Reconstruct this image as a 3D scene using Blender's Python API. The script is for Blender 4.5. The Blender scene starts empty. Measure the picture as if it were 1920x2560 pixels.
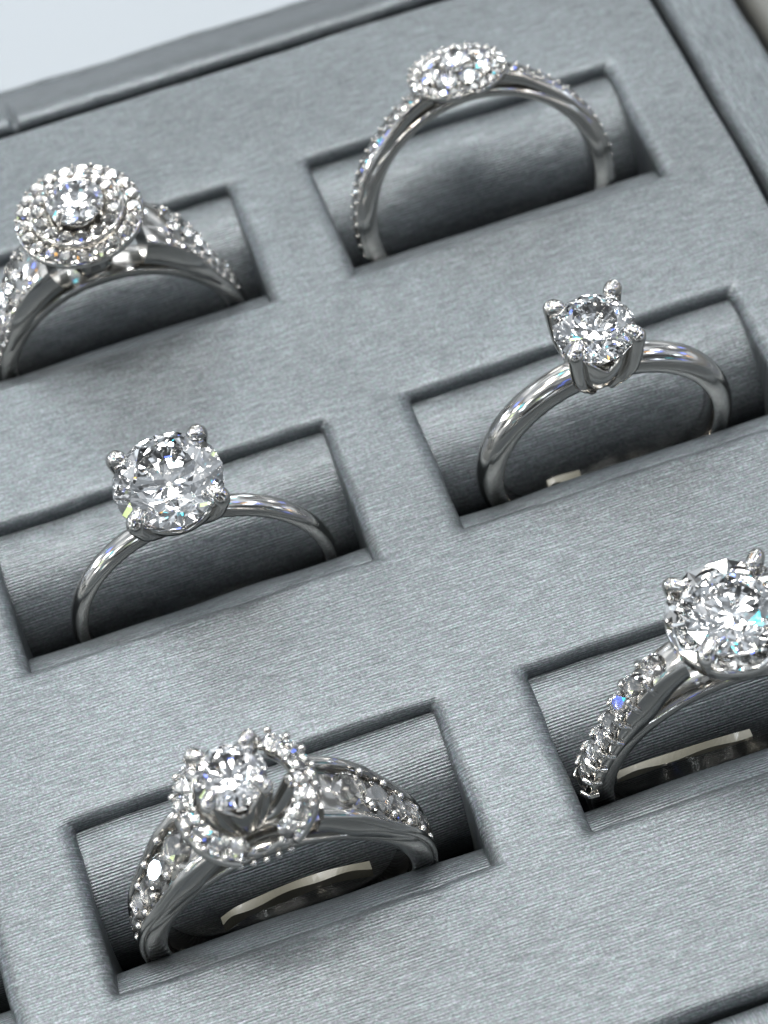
import bpy, math, random
from mathutils import Vector, Matrix, noise, Euler
random.seed(7)
PI = math.pi
sc = bpy.context.scene
S = 0.001                      # everything below is written in millimetres
COL = sc.collection

# ------------------------------------------------------------------ camera
cam_d = bpy.data.cameras.new("camera")
cam = bpy.data.objects.new("camera", cam_d)
COL.objects.link(cam)
def _rv(a):
    th = math.sqrt(sum(x * x for x in a))
    return Matrix.Rotation(th, 3, Vector(a))
_M = _rv((2.4850234017965627, -0.4368696969364097, -0.01356850377987671))
CAM = Vector((11.62749156, -131.22718944, 137.33324714))
right, down, fwd = _M[0], _M[1], _M[2]
rot = Matrix((right, -down, -fwd)).transposed()
cam.matrix_world = Matrix.Translation(CAM * S) @ rot.to_4x4()
cam_d.sensor_fit = 'HORIZONTAL'
cam_d.sensor_width = 36.0
cam_d.lens = 5966.26 / 1920 * 36
cam_d.clip_start = 0.01
cam_d.clip_end = 50
cam_d.dof.use_dof = True
cam_d.dof.focus_distance = (Vector((22, -50, 3)) - CAM).dot(fwd) * S
cam_d.dof.aperture_fstop = 62
sc.camera = cam

# ------------------------------------------------------------------ render
sc.render.engine = 'CYCLES'
cy = sc.cycles
cy.max_bounces = 24
cy.transmission_bounces = 20
cy.glossy_bounces = 8
cy.diffuse_bounces = 4
cy.transparent_max_bounces = 8
cy.caustics_reflective = False
cy.caustics_refractive = False
cy.sample_clamp_indirect = 25
cy.use_denoising = True
try:
    cy.denoiser = 'OPENIMAGEDENOISE'
except Exception:
    pass
sc.view_settings.view_transform = 'Standard'
sc.view_settings.look = 'None'
sc.view_settings.exposure = 0
sc.view_settings.gamma = 1

# ------------------------------------------------------------------ world: a dim shop interior with ceiling panels
w = bpy.data.worlds.new("World"); sc.world = w
w.use_nodes = True
nt = w.node_tree; N = nt.nodes; L = nt.links
N.clear()
def wn(t, **k):
    n = N.new(t)
    for a, b in k.items(): setattr(n, a, b)
    return n
LAMP_T, LAMP_B, WORLD_B = 0.34, 22.0, 1.5
tc = wn('ShaderNodeTexCoord')
DIR = tc.outputs['Generated']
sep = wn('ShaderNodeSeparateXYZ'); L.new(DIR, sep.inputs[0])
def wm(op, a, b=None):
    n = wn('ShaderNodeMath', operation=op)
    for i, x in enumerate((a, b)):
        if x is None: continue
        if isinstance(x, (int, float)): n.inputs[i].default_value = x
        else: L.new(x, n.inputs[i])
    return n.outputs[0]
def wstep(x, a, b, lo, hi):
    n = wn('ShaderNodeMapRange', interpolation_type='SMOOTHSTEP'); L.new(x, n.inputs[0])
    for k, v in zip(('From Min', 'From Max', 'To Min', 'To Max'), (a, b, lo, hi)): n.inputs[k].default_value = v
    return n.outputs[0]
# ceiling tiles, shelves and people: patches of different brightness
v1 = wn('ShaderNodeTexVoronoi'); v1.inputs['Scale'].default_value = 5.5; L.new(DIR, v1.inputs['Vector'])
c1 = wn('ShaderNodeSeparateColor'); L.new(v1.outputs['Color'], c1.inputs[0])
r1 = wn('ShaderNodeValToRGB'); L.new(c1.outputs[0], r1.inputs[0]); r1.color_ramp.interpolation = 'CONSTANT'
e = r1.color_ramp.elements; e[0].position = 0; e[0].color = (0.16, 0.17, 0.18, 1); e[1].position = 0.85; e[1].color = (1.15, 1.2, 1.25, 1)
for p, c in ((0.3, (0.42, 0.46, 0.50, 1)), (0.6, (0.78, 0.84, 0.90, 1))): q = e.new(p); q.color = c
# downlights in some of the tiles, the coloured ones added to give the diamonds fire
isl = wm('MULTIPLY', wm('LESS_THAN', v1.outputs['Distance'], wm('SUBTRACT', 0.27, wm('MULTIPLY', wm('GREATER_THAN', c1.outputs[2], 0.52), 0.02))), wm('GREATER_THAN', c1.outputs[1], LAMP_T))
r2 = wn('ShaderNodeValToRGB'); L.new(c1.outputs[2], r2.inputs[0]); r2.color_ramp.interpolation = 'CONSTANT'
e = r2.color_ramp.elements; e[0].position = 0; e[0].color = (1, 0.98, 0.95, 1); e[1].position = 0.84; e[1].color = (0.04, 0.065, 0.30, 1)
for p, c in ((0.30, (0.80, 0.90, 1, 1)), (0.52, (0.20, 0.10, 0.02, 1)), (0.62, (0.02, 0.18, 0.22, 1)), (0.76, (0.16, 0.20, 0.09, 1))): q = e.new(p); q.color = c
lampc = wn('ShaderNodeMix', data_type='RGBA', blend_type='MULTIPLY'); lampc.inputs['Factor'].default_value = 1
L.new(r2.outputs[0], lampc.inputs['A']); lampc.inputs['B'].default_value = (LAMP_B, LAMP_B, LAMP_B, 1)
mx = wn('ShaderNodeMix', data_type='RGBA'); L.new(isl, mx.inputs['Factor']); L.new(r1.outputs[0], mx.inputs['A']); L.new(lampc.outputs['Result'], mx.inputs['B'])
# the ceiling is bright, left and right raised to brighten the shoulder stones; the low directions and the photographer's side are dark
side = wstep(sep.outputs[1], -0.6, 0.25, 0.24, 1.0)
side2 = wm('MAXIMUM', side, wm('MULTIPLY', isl, 0.45))
wgt = wm('MULTIPLY', wstep(wm('ADD', sep.outputs[2], wm('MULTIPLY', wm('ABSOLUTE', sep.outputs[0]), 0.8)), 0.18, 0.74, 0.16, 1.0), side2)
m2 = wn('ShaderNodeVectorMath', operation='SCALE'); L.new(mx.outputs['Result'], m2.inputs[0]); L.new(wgt, m2.inputs['Scale'])
bg = wn('ShaderNodeBackground'); bg.inputs['Strength'].default_value = WORLD_B
L.new(m2.outputs[0], bg.inputs[0])
wo = wn('ShaderNodeOutputWorld'); L.new(bg.outputs[0], wo.inputs[0])
w.cycles.sampling_method = 'MANUAL'; w.cycles.sample_map_resolution = 1024

# ------------------------------------------------------------------ lamps (shop ceiling lights and one added fill)
def lamp(name, pos, target, sx, sy, power, col):
    d = bpy.data.lights.new(name, 'AREA'); d.shape = 'RECTANGLE'
    d.size = sx * S; d.size_y = sy * S; d.energy = power; d.color = col
    o = bpy.data.objects.new(name, d); COL.objects.link(o)
    o.location = Vector(pos) * S
    q = (Vector(target) - Vector(pos)).to_track_quat('-Z', 'Y')
    o.rotation_euler = q.to_euler()
lamp('ceiling_lamp', (40, 110, 900), (20, -30, 0), 480, 220, 8.0, (1.0, 0.985, 0.95))
lamp('ceiling_lamp', (-480, 120, 820), (20, -30, 0), 90, 90, 2.0, (1.0, 0.93, 0.80))
lamp('ceiling_lamp', (420, 60, 860), (20, -30, 0), 80, 80, 1.3, (0.90, 0.96, 1.0))
lamp('rim_fill', (330, 640, 700), (45, -5, 0), 480, 240, 1.0, (0.95, 0.98, 1.0))  # added fill to brighten the right rim and pad
lamp('ceiling_lamp', (-120, 700, 760), (20, -30, 0), 140, 60, 1.6, (0.95, 0.98, 1.0))

# ------------------------------------------------------------------ object helpers
def link(name, me, mat, parent=None):
    o = bpy.data.objects.new(name, me); COL.objects.link(o)
    if mat is not None and not me.materials: me.materials.append(mat)
    if parent is not None: o.parent = parent
    return o
def mesh(name, verts, faces, smooth=True, uv=None):
    me = bpy.data.meshes.new(name)
    me.from_pydata([Vector(v) * S for v in verts], [], faces)
    me.validate(); me.update()
    if smooth:
        for p in me.polygons: p.use_smooth = True
    if uv:
        ul = me.uv_layers.new(name='UVMap')
        for l in me.loops: ul.data[l.index].uv = uv[l.vertex_index]
    return me
def empty(name, label, cat, loc, mat3=None, group=None):
    o = bpy.data.objects.new(name, None); COL.objects.link(o)
    o.empty_display_size = 0.002
    m = Matrix.Translation(Vector(loc) * S)
    if mat3 is not None: m = m @ mat3.to_4x4()
    o.matrix_world = m
    o['label'] = label; o['category'] = cat
    if group: o['group'] = group
    return o

class G:                        # a growing mesh
    def __init__(s): s.v = []; s.f = []; s.uv = []
    def add(s, v, f, uv=None):
        n = len(s.v); s.v += [Vector(p) for p in v]; s.f += [tuple(i + n for i in q) for q in f]
        s.uv += (uv if uv else [(p[0], p[1]) for p in v])
    def grid(s, rows, closed_u=False, closed_v=False, uv=None, flip=False):
        nr, nc = len(rows), len(rows[0]); v = [p for r in rows for p in r]; f = []
        for i in range(nr if closed_v else nr - 1):
            for j in range(nc if closed_u else nc - 1):
                a, b = i * nc + j, i * nc + (j + 1) % nc
                c, d = ((i + 1) % nr) * nc + (j + 1) % nc, ((i + 1) % nr) * nc + j
                f.append((d, c, b, a) if flip else (a, b, c, d))
        s.add(v, f, [q for r in uv for q in r] if uv else None)
    def mesh(s, name, smooth=True, uv=False): return mesh(name, s.v, s.f, smooth, s.uv if uv else None)
    def shift(s, d):
        d = Vector(d); s.v = [p + d for p in s.v]; return s

def frame(t, upv=Vector((0, 0, 1))):
    t = t.normalized(); a = t.cross(upv)
    if a.length < 1e-4: a = t.cross(Vector((1, 0, 0)))
    a.normalize(); return a, a.cross(t).normalized()
def smooth_path(pts, n):
    pts = [Vector(p) for p in pts]; out = []
    P = [2 * pts[0] - pts[1]] + pts + [2 * pts[-1] - pts[-2]]
    for i in range(1, len(P) - 2):
        for k in range(n):
            t = k / n; p0, p1, p2, p3 = P[i - 1], P[i], P[i + 1], P[i + 2]
            out.append(0.5 * ((2 * p1) + (p2 - p0) * t + (2 * p0 - 5 * p1 + 4 * p2 - p3) * t * t + (3 * p1 - p0 - 3 * p2 + p3) * t ** 3))
    out.append(pts[-1]); return out
def tube(g, pts, rad, n=6, seg=14, flat=1.0):
    P = smooth_path(pts, n); m = len(P); rows = []
    def R(i):
        x = i / (m - 1) * (len(rad) - 1); k = min(int(x), len(rad) - 2); return rad[k] + (rad[k + 1] - rad[k]) * (x - k)
    prev = None
    for i, p in enumerate(P):
        t = (P[min(i + 1, m - 1)] - P[max(i - 1, 0)]).normalized()
        if prev is None: a, b = frame(t, Vector((0, 1, 0.01)))
        else:
            a = (prev - t * prev.dot(t)).normalized(); b = a.cross(t)
        prev = a
        rows.append([p + (a * math.cos(2 * PI * j / seg) + b * flat * math.sin(2 * PI * j / seg)) * R(i) for j in range(seg)])
    t = (P[-1] - P[-2]).normalized(); r = R(m - 1); base_ring = rows[-1]
    for k in range(1, 6):       # rounded end
        an = k / 5 * PI / 2 * 0.97
        rows.append([P[-1] + (q - P[-1]) * math.cos(an) + t * r * math.sin(an) for q in base_ring])
    g.grid(rows, closed_u=True)
    g.add(rows[-1], [tuple(range(seg))]); g.add(rows[0], [tuple(range(seg))[::-1]])

# ------------------------------------------------------------------ materials
def mat(name):
    m = bpy.data.materials.new(name); m.use_nodes = True
    nt = m.node_tree; return m, nt, nt.nodes['Principled BSDF'], nt.nodes['Material Output']
def fabric(name, col, swap=False, rib=1.0, metallic=0.48, rough=0.36):
    m, nt, p, out = mat(name); N = nt.nodes; L = nt.links
    uv = N.new('ShaderNodeUVMap'); uv.uv_map = 'UVMap'
    mp = N.new('ShaderNodeMapping'); L.new(uv.outputs[0], mp.inputs[0])
    if swap: mp.inputs['Rotation'].default_value = (0, 0, PI / 2)
    def noise_(scale, detail=2, sx=1, sy=1, rough_=0.5):
        q = N.new('ShaderNodeMapping'); q.inputs['Scale'].default_value = (sx, sy, 1); L.new(mp.outputs[0], q.inputs[0])
        n = N.new('ShaderNodeTexNoise'); n.inputs['Scale'].default_value = scale; n.inputs['Detail'].default_value = detail
        n.inputs['Roughness'].default_value = rough_
        L.new(q.outputs[0], n.inputs['Vector']); return n.outputs['Fac']
    def M(op, a, b=None, c=None):
        n = N.new('ShaderNodeMath'); n.operation = op
        for i, x in enumerate((a, b, c)):
            if x is None: continue
            if isinstance(x, (int, float)): n.inputs[i].default_value = x
            else: L.new(x, n.inputs[i])
        return n.outputs[0]
    sepn = N.new('ShaderNodeSeparateXYZ'); L.new(mp.outputs[0], sepn.inputs[0])
    wob = noise_(0.35, 2)
    v = M('ADD', sepn.outputs[1], M('MULTIPLY', wob, 0.12))
    rb = M('SINE', M('MULTIPLY', v, 2 * PI / 0.215))
    amp = M('MULTIPLY', noise_(0.9, 3, 0.35, 1.6), 1.6)           # ribs come and go
    amp = M('SUBTRACT', amp, 0.25)
    ribs = M('MULTIPLY', rb, M('MAXIMUM', amp, 0.1))
    streak = noise_(1.0, 3, 0.55, 7.0, 0.6)                          # long woven threads
    grain = noise_(4.6, 3, 1, 1.3, 0.85)                              # short glinting grain
    h = M('ADD', M('MULTIPLY', ribs, 0.5 * rib), M('ADD', M('MULTIPLY', streak, 1.6), M('MULTIPLY', grain, 2.2)))
    big = noise_(0.12, 2)
    h2 = M('ADD', h, M('MULTIPLY', big, 4))
    bp = N.new('ShaderNodeBump'); bp.inputs['Strength'].default_value = 0.85; bp.inputs['Distance'].default_value = 0.000016
    L.new(h2, bp.inputs['Height']); L.new(bp.outputs[0], p.inputs['Normal'])
    # thread colour: silver thread over darker ground, sparkle painted into its light end
    f = M('ADD', M('MULTIPLY', ribs, 0.12 * rib), M('ADD', M('MULTIPLY', streak, 0.72), M('MULTIPLY', grain, 1.05)))
    gv = N.new('ShaderNodeTexVoronoi'); gv.inputs['Scale'].default_value = 4.6; L.new(mp.outputs[0], gv.inputs['Vector'])  # scattered specks, lightened in the colour as painted glints
    gc = N.new('ShaderNodeSeparateColor'); L.new(gv.outputs['Color'], gc.inputs[0])
    f = M('ADD', f, M('MULTIPLY', M('MULTIPLY', M('GREATER_THAN', gc.outputs[0], 0.86), M('LESS_THAN', gv.outputs['Distance'], 0.42)), 0.10))
    f = M('SUBTRACT', f, M('MULTIPLY', M('LESS_THAN', gc.outputs[1], 0.14), 0.05))
    mr = N.new('ShaderNodeMapRange'); mr.inputs['From Min'].default_value = 0.60; mr.inputs['From Max'].default_value = 1.12
    L.new(f, mr.inputs[0])
    cr = N.new('ShaderNodeValToRGB'); L.new(mr.outputs[0], cr.inputs[0])
    e = cr.color_ramp.elements
    e[0].color = (*[c * 0.45 for c in col], 1); e[1].color = (*[min(1, c * 2.0) for c in col], 1)
    mid = e.new(0.55); mid.color = (*col, 1)
    hn = noise_(3.1, 2, 1, 1.2, 0.7)                                   # faint green and violet tints in the weave
    hm = N.new('ShaderNodeValToRGB'); L.new(hn, hm.inputs[0]); he = hm.color_ramp.elements
    he[0].position = 0.36; he[0].color = (0.86, 1.06, 1.0, 1); he[1].position = 0.64; he[1].color = (1.06, 0.95, 1.10, 1)
    k1 = he.new(0.5); k1.color = (1, 1, 1, 1)
    sheen = noise_(0.045, 3, 0.7, 1.0, 0.5)  # broad sheen painted into the base colour
    shm = N.new('ShaderNodeMapRange'); L.new(sheen, shm.inputs[0]); shm.inputs['From Min'].default_value = 0.3; shm.inputs['From Max'].default_value = 0.7; shm.inputs['To Min'].default_value = 0.80; shm.inputs['To Max'].default_value = 1.18
    mm = N.new('ShaderNodeMix'); mm.data_type = 'RGBA'; mm.blend_type = 'MULTIPLY'; mm.inputs['Factor'].default_value = 0.8
    L.new(cr.outputs[0], mm.inputs['A']); L.new(hm.outputs[0], mm.inputs['B']); vs = N.new('ShaderNodeVectorMath'); vs.operation = 'SCALE'; L.new(mm.outputs['Result'], vs.inputs[0]); L.new(shm.outputs[0], vs.inputs['Scale']); L.new(vs.outputs[0], p.inputs['Base Color'])
    p.inputs['Metallic'].default_value = metallic; p.inputs['Roughness'].default_value = rough
    p.inputs['Specular IOR Level'].default_value = 0.5
    return m
FAB = fabric('silver_leatherette', (0.092, 0.101, 0.106))
FABR = fabric('silver_leatherette_ribbed', (0.092, 0.101, 0.106), rib=2.0)
FABX = fabric('silver_leatherette_turned', (0.092, 0.101, 0.106), swap=True)
def metal(name, col, rough, bump=0.0):
    m, nt, p, out = mat(name)
    p.inputs['Base Color'].default_value = (*col, 1); p.inputs['Metallic'].default_value = 1; p.inputs['Roughness'].default_value = rough
    N = nt.nodes; L = nt.links
    n = N.new('ShaderNodeTexNoise'); n.inputs['Scale'].default_value = 900; n.inputs['Detail'].default_value = 2
    tcn = N.new('ShaderNodeTexCoord'); L.new(tcn.outputs['Object'], n.inputs['Vector'])
    b = N.new('ShaderNodeBump'); b.inputs['Strength'].default_value = 0.35; b.inputs['Distance'].default_value = 0.00004 + bump
    L.new(n.outputs['Fac'], b.inputs['Height']); L.new(b.outputs[0], p.inputs['Normal'])
    mr = N.new('ShaderNodeMapRange'); mr.inputs['To Min'].default_value = rough * 0.7; mr.inputs['To Max'].default_value = rough * 1.5
    n2 = N.new('ShaderNodeTexNoise'); n2.inputs['Scale'].default_value = 350; L.new(tcn.outputs['Object'], n2.inputs['Vector'])
    L.new(n2.outputs['Fac'], mr.inputs[0]); L.new(mr.outputs[0], p.inputs['Roughness'])
    return m
GOLD = metal('white_gold', (0.50, 0.485, 0.46), 0.12)
BRIGHT = metal('white_gold_mirror', (0.86, 0.86, 0.85), 0.05)
def diamond_mat():
    m = bpy.data.materials.new('diamond'); m.use_nodes = True
    nt = m.node_tree; N = nt.nodes; L = nt.links; N.clear()
    out = N.new('ShaderNodeOutputMaterial'); g = N.new('ShaderNodeBsdfGlass')
    g.inputs['Color'].default_value = (1, 1, 1, 1); g.inputs['IOR'].default_value = 2.5; g.inputs['Roughness'].default_value = 0
    L.new(g.outputs[0], out.inputs[0]); return m
DIA = diamond_mat()
def plain(name, col, rough, scale=60, amt=0.06):
    m, nt, p, out = mat(name); N = nt.nodes; L = nt.links
    t = N.new('ShaderNodeTexCoord'); n = N.new('ShaderNodeTexNoise'); n.inputs['Scale'].default_value = scale; n.inputs['Detail'].default_value = 4
    L.new(t.outputs['Object'], n.inputs['Vector'])
    r = N.new('ShaderNodeValToRGB'); L.new(n.outputs['Fac'], r.inputs[0])
    r.color_ramp.elements[0].color = (*[c * (1 - amt) for c in col], 1); r.color_ramp.elements[1].color = (*[min(1, c * (1 + amt)) for c in col], 1)
    L.new(r.outputs[0], p.inputs['Base Color']); p.inputs['Roughness'].default_value = rough; return m
WHITE = plain('white_counter', (0.245, 0.265, 0.285), 0.6, 8, 0.02)
DARK = plain('dark_foam', (0.02, 0.022, 0.025), 0.9)
TAUPE = plain('taupe_leatherette', (0.085, 0.085, 0.078), 0.6)
CREAM = plain('cream_plastic', (0.13, 0.122, 0.092), 0.45, 500, 0.12)
CREAM.node_tree.nodes['Principled BSDF'].inputs['Coat Weight'].default_value = 0.1

# ------------------------------------------------------------------ setting
WS, HS, PX, PY = 25.0, 12.53, 31.84, 25.33      # slot width, height, column and row pitch
g = G(); g.add([(-500, -500, -18), (500, -500, -18), (500, 500, -18), (-500, 500, -18)], [(0, 1, 2, 3)])
o = link('counter_top', g.mesh('counter_top', False), WHITE); o['kind'] = 'structure'

# ------------------------------------------------------------------ tray
tray = empty('ring_tray', 'silver grey ribbed leatherette ring tray with rows of rectangular slots', 'ring tray', (0, -30, -17))
TO = Vector((0, 30, 17))
def tlink(name, g, m, smooth=True):
    g.shift(TO); return link(name, g.mesh(name, smooth, True), m, tray)
def wob(p, a=0.10, s=0.35):
    n = noise.noise_vector(Vector((p[0] * s, p[1] * s, p[2] * s)))
    return n * a
XL, XR, YB, YF = -46.0, 62.7, 12.3, -76.4        # pad outline
slots = [(c * PX, -r * PY) for c in (-1, 0, 1) for r in (0, 1, 2)]
pad = G()
OUT = 2.6                                        # where a slot's puffed border meets the flat top
def loop(x0, y0, ox, oyb, oyf, rc, z, n=26, m=14, k=4):
    """a closed rectangle loop, offsets outwards ox (ends), oyb (back), oyf (front)"""
    xa, xb, ya, yb = x0 - ox, x0 + WS + ox, y0 - HS - oyf, y0 + oyb
    pts = []
    def side(a, b, cnt):
        for i in range(cnt): pts.append((a[0] + (b[0] - a[0]) * i / cnt, a[1] + (b[1] - a[1]) * i / cnt))
    def corner(cx, cy, a0):
        for i in range(k):
            a = a0 + PI / 2 * i / k; pts.append((cx + rc * math.cos(a), cy + rc * math.sin(a)))
    side((xa + rc, ya), (xb - rc, ya), n); corner(xb - rc, ya + rc, -PI / 2)
    side((xb, ya + rc), (xb, yb - rc), m); corner(xb - rc, yb - rc, 0)
    side((xb - rc, yb), (xa + rc, yb), n); corner(xa + rc, yb - rc, PI / 2)
    side((xa, yb - rc), (xa, ya + rc), m); corner(xa + rc, ya + rc, PI)
    return [(x, y, z) for x, y in pts]
for (x0, y0) in slots:
    rows, uvs = [], []
    prof = [(OUT, OUT, OUT, 0.0, 0.001, 0)]
    prof.append((2.1, 1.9, 1.8, 0.02, 0.1, 0))
    for i in range(0, 9):
        a = i / 8 * PI / 2
        prof.append((1.25 * (1 - math.sin(a)), 0.75 * (1 - math.sin(a)), 0.75 * (1 - math.sin(a)), 0.02 + (1 - math.cos(a)) * 0.85, 0.25 + 0.1 * (1 - i / 8), a * 0.9))
    prof.append((0, 0, 0, 1.3, 0.25, 2.0)); prof.append((0, 0, 0, 4.5, 0.25, 5)); prof.append((0, 0, 0, 15.5, 0.25, 16))
    for pi_, (ox, ob, of, dz, rc, arc) in enumerate(prof):
        lp = loop(x0, y0, ox, ob, of, rc if pi_ == 0 else 0.25 + 0.3 * ob, -dz)
        row, ur = [], []
        for (x, y, z) in lp:
            p = Vector((x, y, z))
            if pi_ > 0:
                q = wob(p, 0.16, 0.22) + wob(p + Vector((50, 0, 0)), 0.03, 0.9); q.z *= 0.4; p += q * min(1, pi_ / 3)
            row.append(p)
            wb = max(0, min(1, (y - (y0 - 1.6)) / 1.6)); wf = max(0, min(1, ((y0 - HS + 1.6) - y) / 1.6))
            vy = y - dz * (wb - wf) * 1.0
            ur.append((x, vy))
        rows.append(row); uvs.append(ur)
    pad.grid(rows, closed_u=True, uv=uvs)
xs = sorted([XL] + [c * PX + d for c in (-1, 0, 1) for d in (-OUT, WS + OUT)] + [XR])
ys = sorted([YF] + [-r * PY + d for r in (0, 1, 2) for d in (OUT, -HS - OUT)] + [YB])
cells = {(round(c * PX - OUT, 2), round(-r * PY - HS - OUT, 2)) for c in (-1, 0, 1) for r in (0, 1, 2)}
for i in range(len(xs) - 1):
    for j in range(len(ys) - 1):
        if (round(xs[i], 2), round(ys[j], 2)) in cells: continue
        a, b, c, d = xs[i], xs[i + 1], ys[j], ys[j + 1]
        pad.add([(a, c, 0), (b, c, 0), (b, d, 0), (a, d, 0)], [(0, 1, 2, 3)])
# the pad's rounded outer border
def edge_strip(g, p0, p1, out, r, depth, n=60, v_out=True):
    p0, p1, out = Vector(p0), Vector(p1), Vector(out); rows, uvs = [], []
    pr = [(r * math.sin(a), -r * (1 - math.cos(a)), r * a) for a in [i / 8 * PI / 2 for i in range(9)]] + [(r, -depth, depth)]
    for d, z, arc in pr:
        row, ur = [], []
        for i in range(n + 1):
            p = p0.lerp(p1, i / n) + out * d + Vector((0, 0, z))
            if d > 0: p += wob(p, 0.14, 0.15)
            row.append(p); q = p0.lerp(p1, i / n) + out * arc; ur.append((q.x, q.y))
        rows.append(row); uvs.append(ur)
    g.grid(rows, uv=uvs, flip=True)
edge_strip(pad, (XL, YB, 0), (XR, YB, 0), (0, 1, 0), 0.35, 5)
edge_strip(pad, (XR, YB, 0), (XR, YF, 0), (1, 0, 0), 0.35, 5)
edge_strip(pad, (XR, YF, 0), (XL, YF, 0), (0, -1, 0), 1.1, 5)
tlink('slotted_pad', pad, FAB)
# foam rolls: a large one behind and a small one in front of every row
for r in range(3):
    y0 = -r * PY
    for nm, cy_, cz, rad, sgn in (('back_roll', y0 - 1.35, -6.85, 5.85, 1), ('front_roll', y0 - 12.65, -4.25, 3.1, -1)):
        g = G(); rows, uvs = [], []; nx = 110
        for k in range(49):
            a = 2 * PI * k / 48; row, ur = [], []
            for i in range(nx + 1):
                x = XL + 1 + (XR - XL - 2) * i / nx
                p = Vector((x, cy_ + rad * math.cos(a), cz + rad * math.sin(a)))
                p += wob(p + Vector((0, 17 * sgn, 0)), 0.14, 0.16)
                row.append(p); ur.append((x, a * rad))
            rows.append(row); uvs.append(ur)
        g.grid(rows, uv=uvs, flip=True)
        tlink(nm, g, FABR)
g = G(); g.add([(XL - 8, YF - 8, -15.2), (69, YF - 8, -15.2), (69, 18.8, -15.2), (XL - 8, 18.8, -15.2),
                (XL - 8, YF - 8, -17), (69, YF - 8, -17), (69, 18.8, -17), (XL - 8, 18.8, -17)],
               [(0, 1, 2, 3), (7, 6, 5, 4), (0, 4, 5, 1), (1, 5, 6, 2), (2, 6, 7, 3), (3, 7, 4, 0)])
tlink('tray_base', g, DARK, False)
# rims
def sweep_rim(name, prof, p0, p1, out, m, n=150, notch=None, bump_outer=0.3):
    g = G(); p0, p1, out = Vector(p0), Vector(p1), Vector(out); rows, uvs = [], []; arc = 0; last = None
    for k, (d, z) in enumerate(prof):
        if last: arc += math.hypot(d - last[0], z - last[1])
        last = (d, z); row, ur = [], []
        for i in range(n + 1):
            b = p0.lerp(p1, i / n); p = b + out * d + Vector((0, 0, z))
            p += wob(p, 0.16, 0.13) + wob(p, 0.10 if k < len(prof) - 3 else bump_outer, 0.5) * 0.5
            if notch is not None and 0 < k < len(prof) - 2:
                q = (b - Vector(notch)).length
                if q < 0.35 and k < 14: p += Vector((0, 0, -0.7 * (1 - q / 0.35)))
            row.append(p); q = b + out * arc; ur.append((q.x, q.y))
        rows.append(row); uvs.append(ur)
    g.grid(rows, uv=uvs, flip=True); return tlink(name, g, m)
def arcp(cx, cz, r, a0, a1, n): return [(cx + r * math.cos(a0 + (a1 - a0) * i / n), cz + r * math.sin(a0 + (a1 - a0) * i / n)) for i in range(n + 1)]
rp = [(0.3, -15)] + [(0.3, -2.1)] + arcp(1.6, -1.3, 1.3, PI, PI / 2, 9)[1:] + [(2.2, 0.0), (3.4, 0.05), (4.6, 0.0)] + arcp(5.2, -0.9, 0.9, PI / 2, 0, 5) + [(6.2, -17)]
sweep_rim('side_rim', rp, (63.3, 22.0, 0), (63.3, -90, 0), (1, 0, 0), FABX)
bp_ = [(0, -15)] + [(0.0, -2.0)] + arcp(0.8, -0.75, 0.8, PI, PI / 2, 8) + [(1.1, 0.03), (1.6, -0.1), (2.6, -0.55), (4.0, -1.4), (6.0, -2.6), (7.4, -3.5)] + arcp(7.6, -4.6, 1.0, PI * 0.6, 0, 6) + [(8.6, -17)]
sweep_rim('back_rim', bp_, (-60, 13.5, 0), (69.4, 13.5, 0), (0, 1, 0), FAB, n=640, notch=(10.7, 13.5, 0), bump_outer=0.5)
fp = [(0, -15)] + [(0.0, -1.4)] + arcp(1.0, -1.2, 1.0, PI, PI / 2, 6) + [(2.5, -0.2), (5.0, -0.2), (5.4, -17)]
sweep_rim('front_rim', fp, (69.4, -77.8, 0), (-60, -77.8, 0), (0, -1, 0), FABX)

# the dark thing beyond the tray's far corner
dk = G(); x0, x1, y0, y1, z0, z1 = 70.6, 160, -60, 120, -17.9, -1.0
prof = [(x0, z0), (x0, z1 - 1.5)] + [(x0 + 1.5 * (1 - math.cos(a)), z1 - 1.5 + 1.5 * math.sin(a)) for a in [i / 6 * PI / 2 for i in range(1, 7)]] + [(x1, z1), (x1, z0)]
dk.grid([[Vector((a, y0 + (y1 - y0) * i / 20, b)) for i in range(21)] for a, b in prof], flip=True)
for yy in (y0, y1): dk.add([(a, yy, b) for a, b in prof], [tuple(range(len(prof)))])
o = link('display_pad', dk.mesh('display_pad'), TAUPE)
o['label'] = 'dark taupe display pad beyond the far right rim of the ring tray'; o['category'] = 'display pad'

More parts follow.
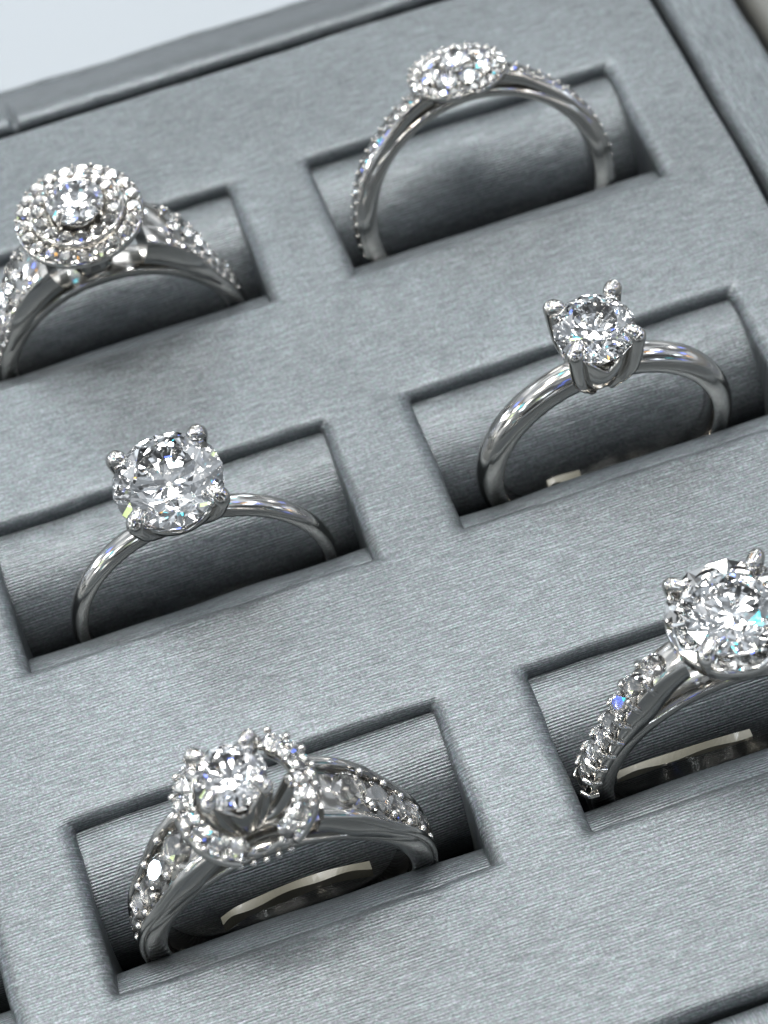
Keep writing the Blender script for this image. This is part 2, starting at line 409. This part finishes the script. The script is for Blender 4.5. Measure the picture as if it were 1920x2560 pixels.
# ------------------------------------------------------------------ diamonds
def brilliant(name):
    v, f = [], []
    tcr, tpv = math.tan(math.radians(34.3)), math.tan(math.radians(40.9)); gh = 0.02
    def ring(r, z, off): return [(r * math.cos(PI / 4 * k + off), r * math.sin(PI / 4 * k + off), z) for k in range(8)]
    rs, rl = 0.78, 0.24
    T = ring(0.57, gh + 0.43 * tcr, 0); Sx = ring(rs, gh + (1 - rs * math.cos(PI / 8)) * tcr, PI / 8)
    Lw = ring(rl, -gh - (1 - rl * math.cos(PI / 8)) * tpv, PI / 8)
    NG = 16
    Gu = [(math.cos(2 * PI * k / NG), math.sin(2 * PI * k / NG), gh) for k in range(NG)]
    Gd = [(math.cos(2 * PI * k / NG), math.sin(2 * PI * k / NG), -gh) for k in range(NG)]
    v = T + Sx + Gu + Gd + Lw + [(0, 0, -gh - tpv)]
    t, s_, gu, gd, lw, cu = 0, 8, 16, 16 + NG, 16 + 2 * NG, 24 + 2 * NG
    f.append(tuple(range(8)))
    for k in range(8):
        k1 = (k + 1) % 8; km = (k - 1) % 8; g0, g1, g2 = 2 * k, 2 * k + 1, 2 * k1
        f.append((t + k1, t + k, s_ + k)); f.append((t + k, s_ + km, gu + g0, s_ + k))
        f.append((s_ + k, gu + g0, gu + g1)); f.append((s_ + k, gu + g1, gu + g2))
        f.append((gu + g0, gd + g0, gd + g1, gu + g1)); f.append((gu + g1, gd + g1, gd + g2, gu + g2))
        f.append((lw + k, gd + g1, gd + g0)); f.append((lw + k, gd + g2, gd + g1)); f.append((cu, lw + k, gd + g0, lw + km))
    me = mesh(name, [Vector(p) for p in v], f, smooth=False)
    import bmesh
    bm = bmesh.new(); bm.from_mesh(me); bmesh.ops.recalc_face_normals(bm, faces=bm.faces); bm.to_mesh(me); bm.free()
    me.materials.append(DIA); return me
BRIL = brilliant('brilliant')
PAV_MIRROR = bpy.data.materials.new('pavilion_mirror'); PAV_MIRROR.use_nodes = True  # mirror added under the small stones to brighten them, imitates internal reflection
_p = PAV_MIRROR.node_tree.nodes['Principled BSDF']; _p.inputs['Metallic'].default_value = 1; _p.inputs['Roughness'].default_value = 0.02; _p.inputs['Base Color'].default_value = (0.95, 0.96, 0.97, 1)
BRILS = BRIL.copy(); BRILS.name = 'small_brilliant'; BRILS.materials.append(PAV_MIRROR)
for _f in BRILS.polygons:
    if _f.center.z < -0.03 * S: _f.material_index = 1
def ico():
    import bmesh
    bm = bmesh.new(); bmesh.ops.create_icosphere(bm, subdivisions=2, radius=S)
    me = bpy.data.meshes.new('bead'); bm.to_mesh(me); bm.free()
    for p in me.polygons: p.use_smooth = True
    me.materials.append(GOLD); return me
BEAD = ico()

def place(name, me, parent, pos, nrm, size, spin=0.0, mat_=None):
    o = bpy.data.objects.new(name, me); COL.objects.link(o); o.parent = parent
    q = Vector(nrm).normalized().to_track_quat('Z', 'Y')
    m = Matrix.Translation(Vector(pos) * S) @ q.to_matrix().to_4x4() @ Matrix.Rotation(spin, 4, 'Z') @ Matrix.Diagonal((size, size, size, 1))
    o.matrix_basis = m; return o

# ------------------------------------------------------------------ ring toolkit (local frame: X across, Y back, Z up; band centre at z = R)
class Ring:
    def __init__(s, name, label, cx, yc, cz, lean, Ro, yaw=0.0):
        M = Matrix.Rotation(math.radians(yaw), 3, 'Z') @ Matrix.Rotation(math.radians(-lean), 3, 'X')
        s.R = Ro; s.c = Vector((0, 0, Ro))
        base = Vector((cx, yc, cz)) - M @ Vector((0, 0, Ro))
        s.e = empty('diamond_ring', label, 'ring', base, M)
    def put(s, name, g, m=GOLD, smooth=True, parent=None, edge=None):
        g.shift(s.c); me = g.mesh(name, smooth)
        if edge:
            try: me.set_sharp_from_angle(angle=math.radians(edge))
            except Exception: pass
        return link(name, me, m, parent or s.e)
    def stone(s, pos, nrm, r, name='accent_stone'):
        n = Vector(nrm).normalized() + Vector((random.uniform(-.05, .05), random.uniform(-.05, .05), 0)) * (1 if name == 'accent_stone' else 0)
        return place(name, BRILS if name == 'accent_stone' else BRIL, s.e, Vector(pos) + s.c, n, r, random.uniform(0, PI))
    def bead(s, pos, r):
        return place('bead_prong', BEAD, s.e, Vector(pos) + s.c, (0, 0, 1), r)
def sect(w, t, kind):
    """closed band section as (r above inner, y)"""
    h = w / 2
    if kind == 'round':
        pts = [(0.0, -h * 0.55), (0.0, h * 0.55), (0.06 * t, h * 0.82), (0.22 * t, h)]
        n = 10
        for i in range(1, n):
            a = PI * i / n; pts.append((0.40 * t + 0.60 * t * math.sin(a) ** 0.9, h * math.cos(a) * (1 - 0.03 * math.sin(a))))
        pts += [(0.22 * t, -h), (0.06 * t, -h * 0.82)]
    elif kind in ('flat_side', 'flat_dome'):
        q = 0.72 if kind == 'flat_side' else 0.5
        pts = [(0.0, -h * 0.9), (0.0, h * 0.9), (0.06 * t, h), (q * t, h * 0.98)]
        for i in range(1, 10):
            a = PI * i / 10; pts.append((q * t + (1 - q) * t * math.sin(a), h * 0.98 * math.cos(a)))
        pts += [(q * t, -h * 0.98), (0.06 * t, -h)]
    elif kind == 'dome_side':      # side falls in towards the top: a high dome
        pts = [(0.0, -h * 0.8), (0.0, h * 0.8), (0.1 * t, h)]
        for i in range(1, 12):
            a = PI * i / 12; pts.append((0.42 * t + 0.58 * t * math.sin(a), h * (math.cos(a) * 0.96)))
        pts += [(0.1 * t, -h)]
    else:                          # square
        c = 0.07
        pts = [(0, -h + c), (0, h - c), (c, h), (t - c, h), (t, h - c), (t, -h + c), (t - c, -h), (c, -h)]
    return pts
def band(Ri, tf, wf, kind, th0=-180, th1=180, n=160, rf=None):
    g = G(); rows = []; closed = (th1 - th0) >= 359.9
    cnt = n if closed else n + 1
    for i in range(cnt):
        th = math.radians(th0 + (th1 - th0) * i / n); d = abs(math.degrees(th))
        r0 = rf(d) if rf else Ri
        rows.append([Vector(((r0 + r) * math.sin(th), y, (r0 + r) * math.cos(th))) for r, y in sect(wf(d), tf(d), kind)])
    g.grid(rows, closed_u=True, closed_v=closed)
    if not closed:
        m = len(rows[0]); g.add(rows[0], [tuple(range(m))]); g.add(rows[-1], [tuple(range(m))[::-1]])
    return g
def sm(x, a, b):
    x = max(0, min(1, (x - a) / (b - a))); return x * x * (3 - 2 * x)
def prong(x, y, z0, z1, r0, lean_out, r=0.5, hook=0.35):
    """one claw: foot at (x,y)*foot, rises outward and hooks over the girdle"""
    d = Vector((x, y, 0)).normalized(); R1 = math.hypot(x, y); g = G()
    P = [d * r0 + Vector((0, 0, z0)), d * (r0 + (R1 - r0) * 0.55 * lean_out) + Vector((0, 0, z0 + (z1 - z0) * 0.4)),
         d * (R1 + 0.12) + Vector((0, 0, z1 - 0.75)), d * (R1 + 0.02) + Vector((0, 0, z1 - 0.2)), d * (R1 - hook) + Vector((0, 0, z1))]
    tube(g, P, [r * 0.8, r * 0.85, r * 0.9, r * 1.05, r * 1.0, r * 0.85], seg=16); return g
def cup(r0, r1, z0, z1, dip, lobes=4, ph=PI / 4, thick=0.28, n=96, rows_n=10, low=0.0, bulge=0.25):
    """basket wall: top edge dips between the claws"""
    g = G(); outer, inner = [], []
    def wall(dr):
        rr = []
        for k in range(rows_n + 1):
            u = k / rows_n; row = []
            for i in range(n):
                a = 2 * PI * i / n; cc = abs(math.cos((a - ph) * lobes / 2)) ** 1.3
                zt = z1 - dip * (1 - cc); zb = z0 + low * (1 - cc)
                z = zb + (zt - zb) * u; q = (z - z0) / (z1 - z0)
                r = r0 + (r1 - r0) * q + bulge * math.sin(PI * q) + dr
                row.append(Vector((r * math.cos(a), r * math.sin(a), z)))
            rr.append(row)
        return rr
    A, B = wall(0), wall(-thick)
    g.grid(A + B[::-1], closed_u=True, closed_v=True); return g
def disc_wall(r, z0, z1, r_in, n=96, taper=0.25, lip=0.08):
    prof = [(r_in, z1 - 0.05), (r - 0.5, z1), (r - lip, z1), (r, z1 - lip), (r, z1 - 0.5), (r - taper, z0), (r - taper - 0.5, z0 - 0.05), (r_in, z0)]
    g = G(); g.grid([[Vector((a * math.cos(2 * PI * i / n), a * math.sin(2 * PI * i / n), z)) for i in range(n)] for a, z in prof], closed_u=True, closed_v=True, flip=True)
    return g
def radial(R, th, y=0.0):
    t = math.radians(th); return Vector((R * math.sin(t), y, R * math.cos(t))), Vector((math.sin(t), 0, math.cos(t)))

# ---------- ring C: tall four claw solitaire, upper right slot of the middle row
Rg = Ring('C', 'plain white gold solitaire ring with a tall cup head and smaller single diamond', 43.8, -33.93, -1.14, 0, 9.75)
Rg.put('band', band(8.0, lambda d: 1.72, lambda d: 2.15, 'flat_dome'))
hx = -0.25
H = Vector((hx, 0, 0))
Rg.put('basket', cup(1.25, 2.65, 7.4, 12.5, 1.7, thick=0.3, low=0.9, bulge=0.3).shift(H))
for sx in (-1, 1):
    for sy in (-1, 1):
        Rg.put('prong', prong(sx * 2.12, sy * 2.12, 7.4, 13.75, 1.0, 1.45, 0.6, 0.32).shift(H))
Rg.stone((hx, 0, 12.75), (0.02, -0.07, 1), 2.85, 'centre_stone')
g = G(); tube(g, [(hx - 0.9, 0, 7.9), (hx, 0, 7.7), (hx + 0.9, 0, 7.9)], [0.5, 0.6, 0.5]); Rg.put('head_seat', g)

# ---------- ring D: large solitaire, middle row left slot
Rg = Ring('D', 'plain thin white gold solitaire ring with the largest single round diamond, four ball prongs', 13.35, -34.01, -3.6, 3, 9.9)
Rg.put('band', band(8.8, lambda d: 1.08, lambda d: 1.6, 'flat_dome'))
hx = -0.24; H = Vector((hx, 0, 0))
Rg.put('basket', cup(2.3, 3.75, 10.1, 12.6, 0.9, thick=0.35, low=1.0, bulge=0.35).shift(H))
for sx in (-1, 1):
    for sy in (-1, 1):
        Rg.put('prong', prong(sx * 2.86, sy * 2.86, 9.6, 13.7, 1.6, 1.3, 0.62, 0.28).shift(H))
Rg.stone((hx, 0, 13.0), (-0.05, -0.12, 1), 3.87, 'centre_stone')

# ---------- ring A: flower cluster, top right slot, leaning back
Rg = Ring('A', 'white gold cluster ring leaning back, wide flat oval looking flower of small diamonds', 43.6, -8.31, -0.99, 16, 10.4)
Rg.put('band', band(8.85, lambda d: 0.75 + 0.75 * sm(d, 30, 75), lambda d: 1.95, 'flat_side'))
for sg in (-1, 1):
    Rg.put('shoulder', band(0, lambda d: 0.95, lambda d: 1.75, 'square', sg * 100 if sg < 0 else 14, -14 if sg < 0 else 100, 60, rf=lambda d: 9.5 + 0.5 * sm(d, 45, 12)))
    for k in range(15):
        th = sg * (22 + k * 5.3); p, nn = radial(10.42 + 0.55 * sm(abs(th), 45, 12), th)
        Rg.stone(p, nn, 0.52)
        for yy in (-0.62, 0.62):
            p2, _ = radial(10.48 + 0.55 * sm(abs(th), 45, 12), th + sg * 2.65, yy); Rg.bead(p2, 0.13)
hx = -0.23; H = Vector((hx, 0, 0)); hz = 11.35
g = disc_wall(3.75, hz - 1.1, hz - 0.15, 0.4, taper=0.9).shift(H); Rg.put('halo_plate', g)
g = G(); tube(g, [(hx - 2.8, 0, hz - 1.0), (hx - 1.4, 0, 9.6), (hx + 1.4, 0, 9.6), (hx + 2.8, 0, hz - 1.0)], [0.6, 0.55, 0.55, 0.6]); Rg.put('head_seat', g)
Rg.stone((hx, 0, hz + 0.95), (0, 0, 1), 1.2, 'centre_stone')
for k in range(8):
    a = 2 * PI * k / 8 + 0.2; ca, sa = math.cos(a), math.sin(a)
    Rg.stone((hx + 2.2 * ca, 2.2 * sa, hz + 0.30), (ca * 0.3, sa * 0.3, 1), 0.8)
    Rg.bead((hx + 1.38 * math.cos(a + .39), 1.38 * math.sin(a + .39), hz + 1.0), 0.24)
    Rg.bead((hx + 2.75 * math.cos(a + .39), 2.75 * math.sin(a + .39), hz + 0.25), 0.17)
for k in range(26):
    a = 2 * PI * k / 26; ca, sa = math.cos(a), math.sin(a)
    Rg.stone((hx + 3.38 * ca, 3.38 * sa, hz - 0.05), (ca * 0.4, sa * 0.4, 1), 0.42)
    Rg.bead((hx + 3.72 * math.cos(a + .12), 3.72 * math.sin(a + .12), hz - 0.05), 0.13)

# ---------- ring B: double halo, top left slot
Rg = Ring('B', 'white gold double halo ring with wide three row diamond shoulders', 13.5, -8.53, -3.9, -2, 10.0)
Rg.put('band', band(8.5, lambda d: 0.8 + 0.8 * sm(d, 35, 80), lambda d: 2.7 - 0.3 * sm(d, 60, 120), 'flat_side'))
rise = lambda d: 9.9 + 3.2 * sm(d, 62, 12) - 0.95
low = lambda d: 9.15 + 1.5 * sm(d, 52, 14)
for sg in (-1, 1):
    Rg.put('shoulder', band(0, lambda d: rise(d) + 0.95 - low(d), lambda d: 2.4 + 1.9 * sm(d, 75, 22), 'square', -95 if sg < 0 else 17, -17 if sg < 0 else 95, 60, rf=low))
    for k in range(8):
        th = sg * (26 + k * 6.4); wv = 2.4 + 1.9 * sm(abs(th), 75, 22)
        for yy in (-1, 0, 1):
            p, nn = radial(rise(abs(th)) + 0.98, th + (sg * 3.2 if yy == 0 else 0), yy * (wv / 2 - 0.55))
            Rg.stone(p, nn, 0.50)
            if yy:
                p, nn = radial(rise(abs(th) + 3.2) + 1.02, th + sg * 3.2, yy * (wv / 2 - 0.32)); Rg.bead(p, 0.16)
                p, nn = radial(rise(abs(th)) + 1.02, th, yy * (wv / 2 - 1.1)); Rg.bead(p, 0.15)
hx = -0.36; H = Vector((hx, 0, 0)); hz = 15.3
Rg.put('halo_plate', disc_wall(4.75, hz - 1.15, hz - 0.1, 2.2, taper=0.7, lip=0.15).shift(H))
Rg.put('inner_halo_plate', disc_wall(3.45, hz - 0.3, hz + 0.55, 1.8, taper=0.05).shift(H))
Rg.put('basket', cup(1.6, 3.0, 10.0, hz - 0.9, 0.8, thick=0.3, low=0.2, bulge=-0.2).shift(H))
Rg.put('bezel_collar', cup(1.8, 2.1, hz, hz + 1.2, 0.5, thick=0.2, bulge=0).shift(H))
for k in range(21):
    a = 2 * PI * k / 21 + 0.07; ca, sa = math.cos(a), math.sin(a)
    Rg.stone((hx + 4.12 * ca, 4.12 * sa, hz + 0.02), (ca * 0.15, sa * 0.15, 1), 0.58)
    for rr in (4.58, 3.66): Rg.bead((hx + rr * math.cos(a + .15), rr * math.sin(a + .15), hz + 0.02), 0.12)
for k in range(15):
    a = 2 * PI * k / 15; ca, sa = math.cos(a), math.sin(a)
    Rg.stone((hx + 2.82 * ca, 2.82 * sa, hz + 0.66), (ca * 0.1, sa * 0.1, 1), 0.54)
    Rg.bead((hx + 3.3 * math.cos(a + .21), 3.3 * math.sin(a + .21), hz + 0.75), 0.14)
for a in (PI / 4, 3 * PI / 4, 5 * PI / 4, 7 * PI / 4):
    g = G(); ca, sa = math.cos(a), math.sin(a)
    tube(g, [(hx + 2.05 * ca, 2.05 * sa, hz + 0.2), (hx + 2.1 * ca, 2.1 * sa, hz + 1.5), (hx + 1.8 * ca, 1.8 * sa, hz + 1.95)], [0.2, 0.24, 0.24], seg=10); Rg.put('prong', g)
Rg.stone((hx, 0, hz + 1.3), (0, 0, 1), 2.1, 'centre_stone')

# ---------- ring E: split halo with channel shoulders, bottom row left slot
Rg = Ring('E', 'white gold ring with split halo around a raised diamond and large stones down broad shoulders', 12.0, -59.26, -1.72, 0, 10.2)
Rg.put('band', band(8.2, lambda d: 0.7 + 1.1 * sm(d, 30, 80), lambda d: 3.7 - 1.0 * sm(d, 50, 130), 'flat_side'))
rise = lambda d: 8.95 + 2.1 * sm(d, 58, 8)
low = lambda d: 8.85 + 1.3 * sm(d, 38, 12)
wid = lambda d: 2.7 + 1.5 * sm(d, 90, 30)
for sg in (-1, 1):
    # channel walls front and back, and the floor the stones sit on
    Rg.put('shoulder', band(0, lambda d: rise(d) + 0.7 - low(d), wid, 'square', -98 if sg < 0 else 17, -17 if sg < 0 else 98, 60, rf=low))
    for yy in (-1, 1):
        g = G(); pts = []
        for k in range(9):
            th = 17 + k * 10; p, _ = radial(rise(th) + 0.9, sg * th, yy * (wid(th) / 2 - 0.17)); pts.append(p)
        tube(g, pts, [0.36, 0.36, 0.34, 0.3, 0.24], seg=12); Rg.put('channel_wall', g)
    th = 30
    for k in range(6):
        r = 1.22 - 0.09 * k
        p, nn = radial(rise(th) + 1.0, sg * th); Rg.stone(p, nn, r)
        for yy in (-1, 1):
            p, nn = radial(rise(th) + 0.98, sg * (th + 6.2), yy * (wid(th) / 2 - 0.85)); Rg.bead(p, 0.30)
        th += math.degrees((2 * r + 0.1) / 11.2)
hx = -0.55; H = Vector((hx, 0, 0)); hz = 13.7
for sg in (-1, 1):
    g = G(); pts = []
    A0, A1 = ((-60, 46) if sg > 0 else (-68, 42))
    for k in range(13):
        a = math.radians(A0 - 2 + k * (A1 - A0 + 4) / 12); pts.append((hx + sg * 3.75 * math.cos(a), 3.75 * math.sin(a), hz - 1.05 - 0.5 * abs(math.sin(a)) ** 3))
    tube(g, pts, [0.65, 0.8, 0.8, 0.8, 0.65], seg=14, n=3); Rg.put('halo_rail', g)
    for k in range(7):
        a = math.radians(A0 + k * (A1 - A0) / 6); ca, sa = math.cos(a), math.sin(a); dz = -0.5 * abs(sa) ** 3
        Rg.stone((hx + sg * 3.75 * ca, 3.75 * sa, hz + 0.02 + dz), (sg * ca * 0.3, sa * 0.4, 1), 0.70)
        a2 = a + math.radians((A1 - A0) / 12)
        for rr in (3.15, 4.35): Rg.bead((hx + sg * rr * math.cos(a2), rr * math.sin(a2), hz - 0.02 + dz), 0.27)
    # plain saddle that links the two halo arcs at front and back
g = G(); tube(g, [(hx - 1.5, -3.5, hz - 0.9), (hx - 0.6, -3.3, hz - 1.5), (hx + 0.6, -3.3, hz - 1.5), (hx + 1.5, -3.5, hz - 0.9)], [0.5, 0.42, 0.42, 0.5]); Rg.put('saddle', g)
g = G(); tube(g, [(hx - 1.5, 3.5, hz - 0.9), (hx - 0.6, 3.3, hz - 1.5), (hx + 0.6, 3.3, hz - 1.5), (hx + 1.5, 3.5, hz - 0.9)], [0.5, 0.42, 0.42, 0.5]); Rg.put('saddle', g)
for k in range(5): Rg.bead((hx - 1.6 + 0.8 * k, -3.9, hz - 1.7 - 0.15 * (2 - abs(k - 2))), 0.24)
cxh = hx - 0.5; H = Vector((cxh, 0, 0))
Rg.put('basket', cup(1.1, 2.1, 10.2, 15.35, 1.5, thick=0.28, low=0.2, bulge=0.05).shift(H))
for sx in (-1, 1):
    for sy in (-1, 1):
        Rg.put('prong', prong(sx * 1.66, sy * 1.66, 10.5, 16.75, 0.9, 1.1, 0.48, 0.35).shift(H))
Rg.stone((cxh, 0, 15.75), (0, 0, 1), 2.25, 'centre_stone')
g = G(); tube(g, [(hx - 2.9, 0, hz - 0.9), (hx - 1.6, 0, 10.6), (hx, 0, 10.2), (hx + 1.6, 0, 10.6), (hx + 2.9, 0, hz - 0.9)], [0.6, 0.6, 0.6, 0.6]); Rg.put('head_seat', g)

# ---------- ring F: illusion plate head, bottom row right slot
Rg = Ring('F', 'white gold ring with faceted mirror plate around its diamond and claw set shoulder stones', 42.7, -59.28, -2.5, 2, 10.0)
Rg.put('band', band(8.3, lambda d: 0.8 + 1.1 * sm(d, 30, 65), lambda d: 2.0, 'flat_side'))
rise = lambda d: 9.3 + 3.3 * sm(d, 60, 8) - 0.1
low = lambda d: 9.1 + 2.2 * sm(d, 40, 10)
for sg in (-1, 1):
    Rg.put('shoulder', band(0, lambda d: rise(d) + 0.8 - low(d), lambda d: 2.0, 'square', -88 if sg < 0 else 14, -14 if sg < 0 else 88, 60, rf=low))
    for k in range(8):
        th = sg * (22 + k * 8.3); p, nn = radial(rise(abs(th)) + 1.0, th); Rg.stone(p + nn * 0.08, nn, 0.84)
        for yy in (-1, 1):
            g = G(); p1, nn = radial(rise(abs(th) + 4.1) + 0.3, th + sg * 4.1, yy * 1.12); p2, _ = radial(rise(abs(th) + 4.1) + 0.95, th + sg * 4.1, yy * 1.05); p3, _ = radial(rise(abs(th) + 4.1) + 1.3, th + sg * 4.1, yy * 0.68)
            tube(g, [p1, p2, p3], [0.2, 0.22, 0.2], seg=10, n=4); Rg.put('claw', g)
hx = 0.39; H = Vector((hx, 0, 0)); hz = 14.7
# faceted mirror plate: wedges that tilt to and fro
g = G(); nF = 20; random.seed(11)
for k in range(nF):
    a0, a1 = 2 * PI * k / nF, 2 * PI * (k + 1) / nF; am = (a0 + a1) / 2
    def P(r, a, z): return Vector((r * math.cos(a), r * math.sin(a), z))
    zi = hz - 0.55; zm = hz - 0.15 + random.uniform(-.25, .25)
    A, B = P(2.7, a0, zi), P(2.7, a1, zi); Cc, D = P(4.12, a0, hz + 0.12 - 0.25 * (k % 2)), P(4.12, a1, hz + 0.12 - 0.25 * ((k + 1) % 2)); Mm = P(random.uniform(3.3, 3.8), am, zm)
    for tri in ((A, B, Mm), (B, D, Mm), (D, Cc, Mm), (Cc, A, Mm)): g.add(list(tri), [(0, 1, 2)] if (tri[1] - tri[0]).cross(tri[2] - tri[0]).z > 0 else [(0, 2, 1)])
Rg.put('mirror_plate', g.shift(H), BRIGHT, smooth=False)
Rg.put('plate_wall', disc_wall(4.12, hz - 1.2, hz - 0.14, 4.0, taper=0.5, lip=0.1).shift(H))
Rg.put('basket', cup(1.6, 3.9, 10.2, hz - 0.9, 1.6, thick=0.3, low=0.3, bulge=-0.2).shift(H))
for sx in (-1, 1):
    for sy in (-1, 1):
        Rg.put('prong', prong(sx * 2.75, sy * 2.75, 11.0, 16.0, 1.8, 1.25, 0.5, 0.7).shift(H))
Rg.stone((hx, 0, 15.0), (0, 0, 1), 3.05, 'centre_stone')

# ------------------------------------------------------------------ small plastic tags tucked in the slots
def tag(label, pts, wv, th=0.25):
    g = G(); P = smooth_path(pts, 8); rows = []
    for i, p in enumerate(P):
        b = wv * (0.92 + 0.08 * math.sin(i * 0.45))
        rows.append([p + Vector((0, -th, -b / 2)), p + Vector((0, -th + 0.1 * math.sin(i * 0.5), b / 2 + 0.08 * math.sin(i * 0.33))), p + Vector((0, th, b / 2 + 0.15)), p + Vector((0, th, -b / 2))])
    g.grid(rows, closed_u=True); g.add(rows[0], [(0, 1, 2, 3)]); g.add(rows[-1], [(3, 2, 1, 0)])
    c = Vector(pts[0]); g.shift(-c)
    o = link('price_tag', g.mesh('price_tag', False), CREAM); o.location = c * S
    o['label'] = label; o['category'] = 'tag'; o['group'] = 'cream tags tucked in the slots'; return o
tag('crumpled cream plastic tag inside the split halo ring with broad shoulders', [(7.4, -58.9, -4.6), (9.0, -58.7, -4.1), (12, -58.4, -4.2), (15, -58.5, -3.9), (17.8, -58.7, -4.3)], 1.1)
tag('long thin cream plastic tag under the ring with the faceted mirror plate', [(35.0, -58.9, -3.0), (38, -58.8, -3.1), (41.5, -58.8, -3.3), (44.6, -58.8, -3.6)], 0.5)
tag('small white tag corner in the slot of the tall cup head solitaire', [(39.4, -33.5, -5.1), (40.5, -33.4, -5.1), (42.0, -33.3, -5.4)], 0.4)
